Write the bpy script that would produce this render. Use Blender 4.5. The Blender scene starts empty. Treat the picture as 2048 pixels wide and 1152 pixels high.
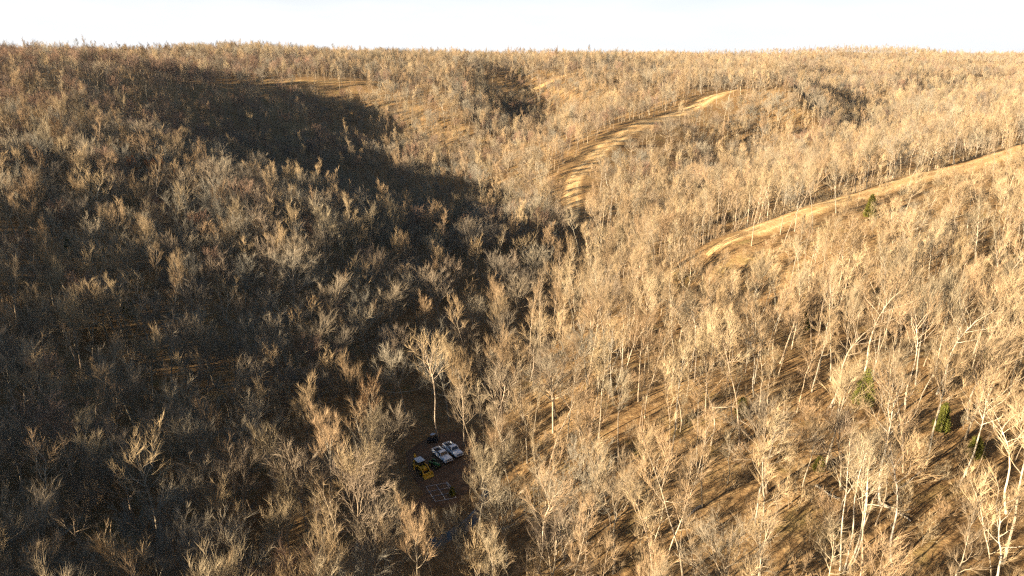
import bpy, math, random
import numpy as np

# ------------------------------------------------------------------ camera, sky, sun, exposure
S = bpy.context.scene
C = S.collection
R = math.radians
PITCH = R(18.7)
FPX = 1384.0                      # focal length in pixels of the 2048-wide frame
cam_d = bpy.data.cameras.new("camera"); cam = bpy.data.objects.new("camera", cam_d); C.objects.link(cam)
cam_d.sensor_width = 36.0; cam_d.lens = 36.0 * FPX / 2048.0
cam_d.clip_start = 1.0; cam_d.clip_end = 30000.0
cam.location = (0, 0, 0); cam.rotation_euler = (math.pi / 2 - PITCH, 0, 0)
S.camera = cam

SUN_EL = R(13.7)
SUN_AZ_BACK = R(30)               # the sun stands to the left and this far behind the camera
sv = (-math.cos(SUN_AZ_BACK) * math.cos(SUN_EL), -math.sin(SUN_AZ_BACK) * math.cos(SUN_EL), math.sin(SUN_EL))
world = bpy.data.worlds.new("World"); S.world = world; world.use_nodes = True
wn = world.node_tree; wn.nodes.clear()
sky = wn.nodes.new("ShaderNodeTexSky"); sky.sky_type = 'NISHITA'; sky.sun_disc = False
sky.sun_elevation = SUN_EL; sky.sun_rotation = math.atan2(sv[0], sv[1])
sky.air_density = 1.0; sky.dust_density = 0.4; sky.ozone_density = 3.0
bg = wn.nodes.new("ShaderNodeBackground"); bg.inputs[1].default_value = 0.033
wo = wn.nodes.new("ShaderNodeOutputWorld")
# the blue of the upper sky, whitening to a bright veil of thin cloud towards the horizon
tcw = wn.nodes.new("ShaderNodeTexCoord"); sep = wn.nodes.new("ShaderNodeSeparateXYZ"); wn.links.new(tcw.outputs["Generated"], sep.inputs[0])
mr = wn.nodes.new("ShaderNodeMapRange"); mr.inputs[1].default_value = 0.05; mr.inputs[2].default_value = 0.16; mr.inputs[3].default_value = 1.0; mr.inputs[4].default_value = 0.0
wn.links.new(sep.outputs["Z"], mr.inputs[0])
nz = wn.nodes.new("ShaderNodeTexNoise"); nz.inputs["Scale"].default_value = 6; nz.inputs["Detail"].default_value = 5
mp = wn.nodes.new("ShaderNodeMapping"); mp.inputs["Scale"].default_value = (1, 1, 6); wn.links.new(tcw.outputs["Generated"], mp.inputs[0]); wn.links.new(mp.outputs[0], nz.inputs["Vector"])
ad = wn.nodes.new("ShaderNodeMath"); ad.operation = 'MULTIPLY_ADD'; ad.inputs[1].default_value = .5; ad.inputs[2].default_value = -.25; wn.links.new(nz.outputs["Fac"], ad.inputs[0])
a2 = wn.nodes.new("ShaderNodeMath"); a2.operation = 'ADD'; a2.use_clamp = True; wn.links.new(mr.outputs[0], a2.inputs[0]); wn.links.new(ad.outputs[0], a2.inputs[1])
mx = wn.nodes.new("ShaderNodeMix"); mx.data_type = 'RGBA'; mx.inputs[7].default_value = (7.2, 7.4, 7.7, 1)
wn.links.new(a2.outputs[0], mx.inputs[0]); wn.links.new(sky.outputs[0], mx.inputs[6]); wn.links.new(mx.outputs[2], bg.inputs[0]); wn.links.new(bg.outputs[0], wo.inputs[0])

sun_d = bpy.data.lights.new("sun", 'SUN'); sun_d.energy = 5.0; sun_d.angle = R(0.6); sun_d.color = (1.0, 0.84, 0.62)
sun = bpy.data.objects.new("sun", sun_d); C.objects.link(sun)
from mathutils import Vector, Matrix
sun.rotation_euler = Vector(sv).to_track_quat('Z', 'Y').to_euler()
S.view_settings.view_transform = 'Standard'; S.view_settings.look = 'None'
S.view_settings.exposure = 2.1; S.view_settings.gamma = 1.0
S.cycles.max_bounces = 4; S.cycles.diffuse_bounces = 1; S.cycles.use_denoising = False; S.cycles.use_adaptive_sampling = False
S.cycles.transparent_max_bounces = 4; S.cycles.volume_bounces = 0
S.cycles.filter_width = 1.3

rng = np.random.default_rng(11)
random.seed(11)

# ------------------------------------------------------------------ pixel <-> world helpers
FW = np.array([0, math.cos(PITCH), -math.sin(PITCH)]); UP = np.array([0, math.sin(PITCH), math.cos(PITCH)]); RT = np.array([1.0, 0, 0])
def ray(px, py):
    return FW + RT * ((px - 1024) / FPX) + UP * ((576 - py) / FPX)
def at_depth(px, py, Y):
    d = ray(px, py); return d * (Y / d[1])
def project(P):
    P = np.asarray(P, float); f = P @ FW
    return 1024 + FPX * (P @ RT) / f, 576 - FPX * (P @ UP) / f, f

# ------------------------------------------------------------------ terrain
CP = []
def gp(px, py, Y): CP.append(at_depth(px, py, Y))
def cp(px, py, Y, h=17): p = at_depth(px, py, Y); CP.append(np.array([p[0], p[1], p[2] - h]))
def xyz(x, y, z): CP.append(np.array([x, y, z], float))
# creek bottom
for a in ((700, 1120, 96), (780, 1055, 104), (900, 950, 120), (960, 870, 139), (1050, 720, 178), (1085, 630, 210), (1120, 545, 250), (1145, 470, 293), (1150, 425, 333)): gp(*a)
gp(880, 885, 131); gp(830, 990, 113); gp(990, 985, 114)
xyz(-62, 40, -82); xyz(-80, -40, -82); xyz(-60, 85, -80)
# shaded left hillside
for a in ((0, 1080, 82, 15), (300, 1080, 90, 17), (0, 720, 118, 19), (300, 760, 116, 20), (560, 800, 128, 18), (760, 700, 150, 17), (500, 560, 165, 18), (250, 540, 155, 21),
          (130, 380, 195, 18), (0, 330, 200, 18), (400, 320, 245, 17), (620, 400, 232, 14), (760, 480, 224, 13), (900, 560, 206, 13), (1000, 490, 238, 12), (230, 250, 290, 17), (60, 210, 310, 17)): cp(*a)
cp(0, 105, 430, 18); cp(180, 125, 470, 17); cp(330, 135, 540, 17)
for a in ((0, 96, 640, 19), (150, 94, 720, 19), (-300, 92, 620, 19), (-100, 98, 1100, 19), (250, 100, 1100, 19), (-300, 180, 330, 18)): cp(*a)
xyz(-260, 120, -21.5); xyz(-330, 230, -10); xyz(-190, 20, -43); xyz(-280, -40, -31.5); xyz(-400, 350, -6); xyz(-420, 100, -5)  # unseen hill left of frame, added and shaped to shade the slope
# hollow behind it and its far sunny side
for a in ((900, 415, 320, 15), (760, 385, 350, 15), (640, 350, 385, 15), (540, 290, 440, 15), (450, 235, 520, 15)): cp(*a)
for a in ((1000, 340, 400, 17), (850, 310, 450, 16), (700, 270, 510, 16), (620, 225, 580, 16), (800, 215, 600, 16), (1000, 240, 560, 16), (930, 290, 500, 16)): cp(*a)
for a in ((440, 163, 690), (560, 166, 700), (750, 168, 710), (660, 215, 640)): gp(*a)
for a in ((960, 190, 700, 16), (1080, 200, 680, 16), (1020, 165, 780, 16), (880, 150, 800, 16)): cp(*a)
gp(1050, 160, 800); gp(1170, 143, 830); gp(1310, 147, 850)
for a in ((700, 96, 930, 20), (500, 92, 900, 20), (900, 98, 960, 20), (1080, 104, 1000, 20), (1250, 106, 1050, 20), (300, 100, 820, 19)): cp(*a)
# spur with the mown track
for a in ((1150, 400, 360), (1145, 350, 400), (1200, 298, 450), (1300, 240, 530), (1400, 198, 610), (1480, 187, 640)): gp(*a)
for a in ((1440, 130, 800, 17), (1550, 150, 720, 17), (1250, 290, 440, 10), (1100, 270, 470, 15), (1230, 205, 600, 15)): cp(*a)
gp(1560, 205, 610); gp(1480, 215, 590)
for a in ((1420, 270, 490, 14), (1330, 330, 400, 12), (1500, 320, 410, 12), (1620, 270, 480, 14), (1700, 240, 540, 15), (1250, 380, 335, 10), (1680, 190, 720, 15)): cp(*a)
# right: near spur with the straight track, valley behind it
for a in ((1430, 492, 205), (1530, 452, 217), (1640, 410, 232), (1830, 352, 262), (2040, 297, 300), (2200, 262, 335)): gp(*a)
for a in ((1300, 470, 215, 16), (1420, 430, 240, 16), (1550, 380, 268, 17), (1700, 330, 300, 17), (1900, 270, 345, 17), (1500, 365, 300, 14), (1700, 290, 360, 13)): cp(*a)
gp(1740, 440, 210); gp(1900, 370, 235); gp(2040, 350, 250)
# foreground right slope
for a in ((1000, 1120, 96), (1130, 900, 117), (1300, 1100, 92), (1350, 980, 103), (1500, 1120, 84), (1750, 1120, 80), (2000, 1120, 76), (1300, 760, 140), (1500, 900, 110), (1750, 900, 105), (2000, 900, 100), (1560, 740, 135), (1750, 700, 135), (2000, 720, 125), (1200, 700, 155)): gp(*a)
for a in ((1420, 545, 172, 15), (1650, 490, 172, 15), (1850, 430, 180, 16), (2045, 385, 190, 16), (1900, 560, 150, 14)): cp(*a)
xyz(140, 30, -52); xyz(250, 120, -26); xyz(60, 20, -70); xyz(220, -40, -36); xyz(20, -40, -80); xyz(300, 220, -24)
# right distance
for a in ((1740, 238, 560), (1850, 236, 570), (2000, 230, 560)): gp(*a)
for a in ((1800, 205, 640, 14), (1950, 180, 720, 15), (1750, 150, 1000, 15), (2000, 140, 1000, 15), (1600, 130, 1100, 15), (1690, 100, 1900, 15), (2040, 112, 1500, 15), (1850, 112, 1700, 14)): cp(*a)
xyz(500, 350, -25); xyz(560, 560, -48)
CP = np.array(CP)

def tps_fit(P, z, lam):
    n = len(P); d = np.linalg.norm(P[:, None] - P[None], axis=2)
    K = np.where(d > 0, d * d * np.log(np.maximum(d, 1e-9)), 0) + lam * np.eye(n)
    A = np.zeros((n + 3, n + 3)); Q = np.c_[np.ones(n), P]
    A[:n, :n] = K; A[:n, n:] = Q; A[n:, :n] = Q.T
    return np.linalg.solve(A, np.r_[z, 0, 0, 0])
# the fit is made in a space whose far distances are compressed
def warp(x, y):
    s = (np.maximum(y, -80) + 150.0); return np.stack([(x / s) * 2.2, np.log(s / 150.0) * 2.2], -1)
WP = warp(CP[:, 0], CP[:, 1]); WC = tps_fit(WP, CP[:, 2], 0.004)
def tps(x, y):
    q = warp(x, y); out = WC[-3] + q[..., 0] * WC[-2] + q[..., 1] * WC[-1]
    for i in range(len(WP)):
        d2 = (q[..., 0] - WP[i, 0]) ** 2 + (q[..., 1] - WP[i, 1]) ** 2
        out = out + WC[i] * 0.5 * d2 * np.log(np.maximum(d2, 1e-12))
    return out
LAT = rng.random((256, 256))
def vnoise(x, y):
    xi = np.floor(x).astype(int); yi = np.floor(y).astype(int); fx = x - xi; fy = y - yi
    fx = fx * fx * (3 - 2 * fx); fy = fy * fy * (3 - 2 * fy)
    a = LAT[xi & 255, yi & 255]; b = LAT[(xi + 1) & 255, yi & 255]; c = LAT[xi & 255, (yi + 1) & 255]; d = LAT[(xi + 1) & 255, (yi + 1) & 255]
    return (a * (1 - fx) + b * fx) * (1 - fy) + (c * (1 - fx) + d * fx) * fy
def sstep(a, b, v):
    t = np.clip((v - a) / (b - a), 0, 1); return t * t * (3 - 2 * t)
RIDGES = []    # small spurs (+) and hollows (-) on the hills: (start, end, width, height)
def fold(px0, Y0, px1, Y1, w, amp):
    RIDGES.append((np.array([(px0 - 1024) / FPX * Y0 * .96, Y0]), np.array([(px1 - 1024) / FPX * Y1 * .96, Y1]), w, amp))
fold(900, 830, 930, 590, 26, 15); fold(1060, 790, 1050, 610, 28, -15)
fold(545, 640, 600, 560, 20, 9); fold(675, 640, 715, 560, 20, -10)
fold(1560, 760, 1610, 570, 20, 14); fold(1700, 740, 1720, 590, 24, -12)
fold(1480, 520, 1500, 420, 18, -8); fold(1690, 1850, 1690, 2000, 210, 17); fold(1850, 1100, 1800, 850, 40, 14); fold(1960, 1000, 1900, 800, 34, -12); fold(1620, 1150, 1560, 960, 30, 14); fold(420, 640, 400, 560, 22, 8)
ROAD_LINE = np.array([at_depth(*a)[:2] for a in ((1415, 497, 203), (1430, 492, 205), (1530, 452, 217), (1640, 410, 232), (1830, 352, 262), (2040, 297, 300), (2200, 262, 335))])
def road_bank(x, y):
    best = np.full(np.shape(x), 1e9); sg = np.zeros(np.shape(x))
    for a, b in zip(ROAD_LINE[:-1], ROAD_LINE[1:]):
        d = b - a; L = math.hypot(*d); t = np.clip(((x - a[0]) * d[0] + (y - a[1]) * d[1]) / L ** 2, 0, 1); q = np.hypot(x - a[0] - t * d[0], y - a[1] - t * d[1])
        c = (d[0] * (y - a[1]) - d[1] * (x - a[0])) / L; m = q < best; best = np.where(m, q, best); sg = np.where(m, np.sign(c), sg)
    return best, sg * best
def height_raw(x, y):
    z = np.clip(tps(x, y), -95, 14)
    bd, bs = road_bank(x, y); z = z + 3.2 * np.tanh(bs / 7) * np.exp(-(bd / 20) ** 2)
    for a, b, w, amp in RIDGES:
        d = b - a; t = np.clip(((x - a[0]) * d[0] + (y - a[1]) * d[1]) / (d @ d), 0, 1); q2 = (x - a[0] - t * d[0]) ** 2 + (y - a[1] - t * d[1]) ** 2
        if a[1] < 1500: z = z + amp * np.exp(-q2 / (2 * w * w))
    kn = 1 - .85 * np.exp(-(bd / 16) ** 2); z = z + kn * 1.6 * (vnoise(x / 22 + 9, y / 22) - .5) + 0.6 * (vnoise(x / 7, y / 7 + 5) - .5) + sstep(150, 600, y) * 7 * (vnoise(x / 70 + 3, y / 70 + 8) - .5)
    z = z + sstep(860, 1000, y) * 13 * (vnoise(x / 120 + 6, y / 150 + 2) - .55)
    rid = 1 - np.abs(2 * vnoise(x / 420 + 2.3, y / 420 + 1.1) - 1); rid2 = 1 - np.abs(2 * vnoise(x / 170 + 7.3, y / 170 + 4.1) - 1)
    zf = -66 + 36 * rid + 15 * rid2 + 8 * vnoise(x / 1500, y / 1500)
    for a, b, w, amp in RIDGES:
        if a[1] > 1500: zf = zf + amp * np.exp(-((x - a[0]) ** 2 + (y - a[1]) ** 2) / (2 * w * w))
    w = sstep(1000, 1700, y)
    return z * (1 - w) + zf * w
# grid: a fan that opens with distance
NU, NV = 520, 560
us = np.linspace(-2.3, 2.3, NU)
vs = -80 + 150.0 * (np.exp(np.linspace(0, math.log(12150 / 150.0), NV)) - 1) * 1.0
U, V = np.meshgrid(us, vs)
GX = U * (V + 150 + 10); GY = V
GZ = height_raw(GX, GY)
L0 = np.log((vs + 80) / 150.0 + 1); DL = L0[1] - L0[0]
def height(x, y):
    x = np.asarray(x, float); y = np.asarray(y, float)
    fv = np.clip(np.log((np.maximum(y, -79.9) + 80) / 150.0 + 1) / DL, 0, NV - 1.001)
    fu = np.clip((x / (y + 160) - us[0]) / (us[1] - us[0]), 0, NU - 1.001)
    i = fv.astype(int); j = fu.astype(int); a = fv - i; b = fu - j
    # exact on the grid's quads (log spacing is close to linear inside one cell)
    yv0 = vs[i]; yv1 = vs[i + 1]; a = np.clip((y - yv0) / (yv1 - yv0), 0, 1)
    return (GZ[i, j] * (1 - b) + GZ[i, j + 1] * b) * (1 - a) + (GZ[i + 1, j] * (1 - b) + GZ[i + 1, j + 1] * b) * a
def hit(px, py, lift=0.0):
    d = ray(px, py); d = d / np.linalg.norm(d)
    t = np.arange(60, 4000, 0.5); P = t[:, None] * d
    g = P[:, 2] - lift - height(P[:, 0], P[:, 1])
    k = np.argmax(g < 0)
    if g[k] >= 0: k = len(t) - 1
    return np.array([P[k, 0], P[k, 1], float(height(P[k, 0], P[k, 1]))])

# ------------------------------------------------------------------ materials
def mat(name, build=None, rough=0.85, color=(.5, .5, .5), metal=0.0, spec=0.2):
    m = bpy.data.materials.new(name); m.use_nodes = True
    b = m.node_tree.nodes["Principled BSDF"]
    b.inputs["Base Color"].default_value = (*color, 1); b.inputs["Roughness"].default_value = rough
    b.inputs["Metallic"].default_value = metal; b.inputs["Specular IOR Level"].default_value = spec
    if build: build(m.node_tree, b)
    return m
def N(t, kind, **kw):
    n = t.nodes.new(kind)
    for k, v in kw.items():
        if hasattr(n, k) and not k.startswith("in_"): setattr(n, k, v)
    return n
def noise(t, scale, detail=4, rough=.6, coord=None, dist=0.0):
    n = t.nodes.new("ShaderNodeTexNoise"); n.inputs["Scale"].default_value = scale; n.inputs["Detail"].default_value = detail
    n.inputs["Roughness"].default_value = rough; n.inputs["Distortion"].default_value = dist
    if coord: t.links.new(coord, n.inputs["Vector"])
    return n.outputs["Fac"]
def ramp(t, fac, stops):
    r = t.nodes.new("ShaderNodeValToRGB"); e = r.color_ramp.elements
    while len(e) < len(stops): e.new(0.5)
    for k, (p, c) in enumerate(stops): e[k].position = p; e[k].color = (*c, 1)
    t.links.new(fac, r.inputs["Fac"]); return r.outputs["Color"]
def mix(t, fac, a, b, mode='MIX'):
    m = t.nodes.new("ShaderNodeMix"); m.data_type = 'RGBA'; m.blend_type = mode
    for s, v in ((0, fac), (6, a), (7, b)):
        if isinstance(v, (int, float)): m.inputs[s].default_value = v
        elif isinstance(v, tuple): m.inputs[s].default_value = (*v, 1)
        else: t.links.new(v, m.inputs[s])
    return m.outputs[2]
def geo_pos(t): return t.nodes.new("ShaderNodeNewGeometry").outputs["Position"]
def obj_rand(t): return t.nodes.new("ShaderNodeObjectInfo").outputs["Random"]

def b_litter(t, b):
    p = geo_pos(t)
    c = ramp(t, noise(t, 0.9, 8, .75, p), [(.32, (.09, .054, .028)), (.5, (.25, .162, .080)), (.68, (.41, .295, .155))])
    big = ramp(t, noise(t, 0.05, 4, .6, p), [(.35, (.78, .70, .62)), (.65, (1.15, 1.1, 1.0))])
    c = mix(t, 1.0, c, big, 'MULTIPLY')
    g = ramp(t, noise(t, 0.12, 5, .65, p), [(.56, (0, 0, 0)), (.70, (.5, .5, .5))])
    c = mix(t, g, c, (.20, .165, .055))
    t.links.new(c, b.inputs["Base Color"])
    bp = t.nodes.new("ShaderNodeBump"); bp.inputs["Strength"].default_value = .9; bp.inputs["Distance"].default_value = .5
    t.links.new(noise(t, 1.6, 8, .7, p), bp.inputs["Height"]); t.links.new(bp.outputs[0], b.inputs["Normal"])
M_LITTER = mat("leaf_litter", b_litter, .95, spec=.05)
def track_mat(name, lo, mid_, hi, wear):
    def f(t, b):
        p = geo_pos(t); at = t.nodes.new("ShaderNodeAttribute"); at.attribute_name = "across"; ac = at.outputs["Fac"]
        c = ramp(t, noise(t, 0.5, 8, .75, p), [(.3, lo), (.5, mid_), (.7, hi)])
        c = mix(t, ramp(t, noise(t, .09, 4, .6, p, 1.0), [(.5, (0, 0, 0)), (.62, (.7, .7, .7))]), c, wear)
        rut = t.nodes.new("ShaderNodeMath"); rut.operation = 'COMPARE'; rut.inputs[1].default_value = .38; rut.inputs[2].default_value = .12; t.links.new(ac, rut.inputs[0])
        rn = t.nodes.new("ShaderNodeMath"); rn.operation = 'MULTIPLY'; t.links.new(rut.outputs[0], rn.inputs[0]); t.links.new(ramp(t, noise(t, .25, 5, .6, p), [(.4, (.1, .1, .1)), (.6, (.75, .75, .75))]), rn.inputs[1])
        c = mix(t, rn.outputs[0], c, tuple(min(1, k * 1.15) for k in hi))
        ed = t.nodes.new("ShaderNodeMath"); ed.operation = 'MULTIPLY_ADD'; ed.inputs[1].default_value = .9; t.links.new(noise(t, .45, 6, .7, p), ed.inputs[0]); t.links.new(ac, ed.inputs[2])
        half = t.nodes.new("ShaderNodeMath"); half.operation = 'MULTIPLY'; half.inputs[1].default_value = .6; t.links.new(ed.outputs[0], half.inputs[0])
        lit = ramp(t, noise(t, 0.9, 8, .75, p), [(.32, (.10, .052, .022)), (.5, (.25, .145, .060)), (.68, (.40, .265, .12))])
        c = mix(t, ramp(t, half.outputs[0], [(.62, (0, 0, 0)), (.84, (1, 1, 1))]), c, lit)
        t.links.new(c, b.inputs["Base Color"])
        bp = t.nodes.new("ShaderNodeBump"); bp.inputs["Strength"].default_value = .9; bp.inputs["Distance"].default_value = .4
        t.links.new(noise(t, 1.2, 8, .7, p), bp.inputs["Height"]); t.links.new(bp.outputs[0], b.inputs["Normal"])
    return mat(name, f, .95, spec=.05)
M_STRAW = track_mat("dry_grass_track", (.36, .21, .085), (.52, .335, .15), (.61, .43, .215), (.34, .185, .07))
M_DULL = track_mat("dull_grass_track", (.26, .15, .06), (.38, .24, .10), (.48, .33, .15), (.26, .14, .06))
def b_mud(t, b):
    p = geo_pos(t)
    c = ramp(t, noise(t, 0.6, 8, .7, p), [(.3, (.075, .045, .026)), (.55, (.15, .09, .052)), (.75, (.24, .15, .085))])
    t.links.new(c, b.inputs["Base Color"])
M_MUD = mat("bare_dirt", b_mud, .9, spec=.1)
def b_water(t, b):
    p = geo_pos(t)
    bp = t.nodes.new("ShaderNodeBump"); bp.inputs["Strength"].default_value = .25; bp.inputs["Distance"].default_value = .1
    t.links.new(noise(t, 1.5, 3, .5, p), bp.inputs["Height"]); t.links.new(bp.outputs[0], b.inputs["Normal"])
M_WATER = mat("creek_water", b_water, .06, (.02, .03, .035), spec=.8)
def bark(name, dark, light, var=.25, sc=2.0):
    def f(t, b):
        tc = t.nodes.new("ShaderNodeTexCoord").outputs["Object"]
        c = ramp(t, noise(t, sc, 5, .7, tc), [(.35, dark), (.65, light)])
        r = obj_rand(t)
        tint = ramp(t, r, [(0, (.66, .63, .62)), (.2, (1.05, .94, .80)), (.4, (.80, .82, .82)), (.6, (1.18, 1.10, .96)), (.8, (1.0, .86, .76)), (1, (.74, .66, .58))])
        t.links.new(mix(t, 1.0, c, tint, 'MULTIPLY'), b.inputs["Base Color"])
    return mat(name, f, .9, spec=.08)
M_BARK = bark("pale_bark", (.22, .18, .13), (.46, .40, .31))
M_BARKW = bark("white_bark", (.36, .31, .24), (.60, .54, .44))
M_TWIG = bark("twigs", (.25, .195, .12), (.45, .355, .235), sc=.7)
M_TWIGG = bark("grey_twigs", (.215, .185, .14), (.37, .325, .255), sc=.7)
M_TWIGR = bark("reddish_twigs", (.20, .135, .10), (.34, .245, .19), sc=.7)
M_RUST = bark("rusty_leaves", (.24, .095, .035), (.44, .20, .075), sc=.7)
M_CEDAR = bark("cedar_needles", (.075, .085, .016), (.20, .20, .045), sc=.6)

# ------------------------------------------------------------------ mesh building
class MB:
    def __init__(s): s.v = []; s.f = []; s.m = []; s.n = 0
    def add(s, verts, faces, mi=0):
        s.v.append(np.asarray(verts, float)); k = s.n
        s.f += [tuple(i + k for i in f) for f in faces]; s.m += [mi] * len(faces); s.n += len(verts)
    def tube(s, P, rad, sides=5, mi=0):
        P = np.asarray(P, float); n = len(P); T = np.gradient(P, axis=0); T /= np.linalg.norm(T, axis=1)[:, None] + 1e-9
        a = np.array([0, 0, 1.0]) if abs(T[0, 2]) < .9 else np.array([1.0, 0, 0])
        X = np.cross(T, a); X /= np.linalg.norm(X, axis=1)[:, None] + 1e-9; Yv = np.cross(T, X)
        an = np.arange(sides) * 2 * math.pi / sides
        r = np.asarray(rad, float)[:, None, None]
        V3 = P[:, None] + r * (np.cos(an)[None, :, None] * X[:, None] + np.sin(an)[None, :, None] * Yv[:, None])
        F = [(i * sides + j, i * sides + (j + 1) % sides, (i + 1) * sides + (j + 1) % sides, (i + 1) * sides + j) for i in range(n - 1) for j in range(sides)]
        F.append(tuple((n - 1) * sides + j for j in range(sides)))
        s.add(V3.reshape(-1, 3), F, mi)
    def cone(s, p, q, r, mi=0):
        d = q - p; a = np.array([.3, .9, .1]); X = np.cross(d, a); X /= np.linalg.norm(X) + 1e-9; Yv = np.cross(d, X); Yv /= np.linalg.norm(Yv) + 1e-9
        s.add([p + r * X, p + r * (-.5 * X + .866 * Yv), p + r * (-.5 * X - .866 * Yv), q], [(0, 1, 3), (1, 2, 3), (2, 0, 3)], mi)
    def box(s, x0, x1, y0, y1, z0, z1, mi=0, bev=0.0, tx=0.0, ty=0.0):
        """a box; bev chamfers it, tx/ty draw the top in"""
        if bev <= 0:
            V = [(x0, y0, z0), (x1, y0, z0), (x1, y1, z0), (x0, y1, z0), (x0 + tx, y0 + ty, z1), (x1 - tx, y0 + ty, z1), (x1 - tx, y1 - ty, z1), (x0 + tx, y1 - ty, z1)]
            s.add(V, [(3, 2, 1, 0), (4, 5, 6, 7), (0, 1, 5, 4), (1, 2, 6, 5), (2, 3, 7, 6), (3, 0, 4, 7)], mi)
        else:
            b = bev; lv = [(z0, b), (z0 + b, 0), (z1 - b, 0), (z1, b)]; V = []
            for z, i in lv:
                f = (z - z0) / (z1 - z0); ax = i + tx * f; ay = i + ty * f
                X0, X1, Y0, Y1 = x0 + ax, x1 - ax, y0 + ay, y1 - ay; c = b
                V += [(X0 + c, Y0, z), (X1 - c, Y0, z), (X1, Y0 + c, z), (X1, Y1 - c, z), (X1 - c, Y1, z), (X0 + c, Y1, z), (X0, Y1 - c, z), (X0, Y0 + c, z)]
            F = [tuple(range(7, -1, -1)), tuple(range(24, 32))]
            F += [(k * 8 + j, k * 8 + (j + 1) % 8, k * 8 + 8 + (j + 1) % 8, k * 8 + 8 + j) for k in range(3) for j in range(8)]
            s.add(V, F, mi)
    def cyl(s, c, axis, r, h, n=16, mi=0, r2=None):
        c = np.array(c, float); ax = np.array(axis, float); ax /= np.linalg.norm(ax)
        a = np.array([0, 0, 1.0]) if abs(ax[2]) < .9 else np.array([1.0, 0, 0]); X = np.cross(ax, a); X /= np.linalg.norm(X); Yv = np.cross(ax, X)
        r2 = r if r2 is None else r2; V = []
        for k, rr in ((-.5, r), (.5, r2)):
            V += [c + ax * h * k + rr * (math.cos(t) * X + math.sin(t) * Yv) for t in np.arange(n) * 2 * math.pi / n]
        s.add(V, [(j, (j + 1) % n, n + (j + 1) % n, n + j) for j in range(n)] + [tuple(range(n - 1, -1, -1)), tuple(range(n, 2 * n))], mi)
    def mesh(s, name, mats, smooth=False):
        me = bpy.data.meshes.new(name)
        V = np.concatenate(s.v) if s.v else np.zeros((0, 3))
        me.from_pydata(V.tolist(), [], s.f)
        for m in mats: me.materials.append(m)
        if len(mats) > 1: me.polygons.foreach_set("material_index", np.array(s.m, np.int32))
        if smooth: me.polygons.foreach_set("use_smooth", np.ones(len(s.f), bool))
        me.update(); return me
def link(name, me, parent=None):
    o = bpy.data.objects.new(name, me); C.objects.link(o)
    if parent: o.parent = parent
    return o
def tag(o, label=None, cat=None, group=None, kind=None):
    if label: o["label"] = label
    if cat: o["category"] = cat
    if group: o["group"] = group
    if kind: o["kind"] = kind
    return o
def empty(name, loc, rz=0.0, rx=0.0, ry=0.0, sc=1.0):
    o = bpy.data.objects.new(name, None); C.objects.link(o); o.empty_display_size = .5
    o.location = loc; o.rotation_euler = (rx, ry, rz); o.scale = (sc, sc, sc); return o

# ------------------------------------------------------------------ the ground
V3 = np.stack([GX, GY, GZ], -1).reshape(-1, 3)
idx = np.arange(NU * NV).reshape(NV, NU)
F4 = np.stack([idx[:-1, :-1], idx[:-1, 1:], idx[1:, 1:], idx[1:, :-1]], -1).reshape(-1, 4)
me = bpy.data.meshes.new("ground"); me.vertices.add(len(V3)); me.vertices.foreach_set("co", V3.ravel())
me.loops.add(F4.size); me.loops.foreach_set("vertex_index", F4.ravel().astype(np.int32))
me.polygons.add(len(F4)); me.polygons.foreach_set("loop_start", (np.arange(len(F4)) * 4).astype(np.int32)); me.polygons.foreach_set("loop_total", np.full(len(F4), 4, np.int32))
me.polygons.foreach_set("use_smooth", np.ones(len(F4), bool)); me.update(calc_edges=True); me.validate()
me.materials.append(M_LITTER)
tag(link("ground", me), "rolling hills covered in brown leaf litter", None, None, "structure")

# tracks and clearings: sheets laid over the ground
KEEP_OUT = []      # (polyline, half width): no trees here
def resample(P, step):
    P = np.asarray(P, float); d = np.r_[0, np.cumsum(np.linalg.norm(np.diff(P, axis=0), axis=1))]
    t = np.arange(0, d[-1], step); return np.stack([np.interp(t, d, P[:, k]) for k in range(2)], -1)
def smooth_line(P, n=3):
    P = np.asarray(P, float)
    for _ in range(n):
        Q = [P[0]]
        for a, b in zip(P[:-1], P[1:]): Q += [a * .75 + b * .25, a * .25 + b * .75]
        P = np.array(Q + [P[-1]])
    return P
def track(name, pts, width, m, off=.14, label=None, clear=None, wfun=None, ruts=False):
    P = resample(smooth_line(pts), 1.5); T = np.gradient(P, axis=0); T /= np.linalg.norm(T, axis=1)[:, None]; Nn = np.stack([-T[:, 1], T[:, 0]], -1)
    k = 9; V = []
    for i in range(len(P)):
        fi = i / len(P); w = width * (wfun(fi) if wfun else 1) * min(1, .15 + 9 * fi, .15 + 9 * (1 - fi)) * (1 + .35 * (vnoise(np.array(P[i, 0] / 6.), np.array(P[i, 1] / 6. + 3)) - .5))
        for j in range(k):
            q = P[i] + Nn[i] * (j / (k - 1) - .5) * w
            e = 0.0 if 0 < j < k - 1 else -.12
            if ruts and j in (2, 6): e = -.08
            V.append((q[0], q[1], float(height(q[0], q[1])) + off + e))
    F = [(i * k + j, i * k + j + 1, (i + 1) * k + j + 1, (i + 1) * k + j) for i in range(len(P) - 1) for j in range(k - 1)]
    b = MB(); b.add(V, F); me_ = b.mesh(name, [m], True); at = me_.attributes.new("across", 'FLOAT', 'POINT'); at.data.foreach_set("value", np.tile(np.abs(np.linspace(-1, 1, k)), len(P)).astype(np.float32)); o = link(name, me_)
    tag(o, label, None, None, "structure"); KEEP_OUT.append((P, (clear or width / 2 + 1.5))); return o
def hp(*pp): return [hit(*p)[:2] for p in pp]
spur_line = [at_depth(*a)[:2] for a in ((1155, 445, 322), (1150, 425, 338), (1143, 380, 375), (1150, 345, 402), (1200, 298, 450), (1250, 268, 490), (1300, 240, 530), (1400, 198, 610), (1475, 187, 640))]
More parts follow.
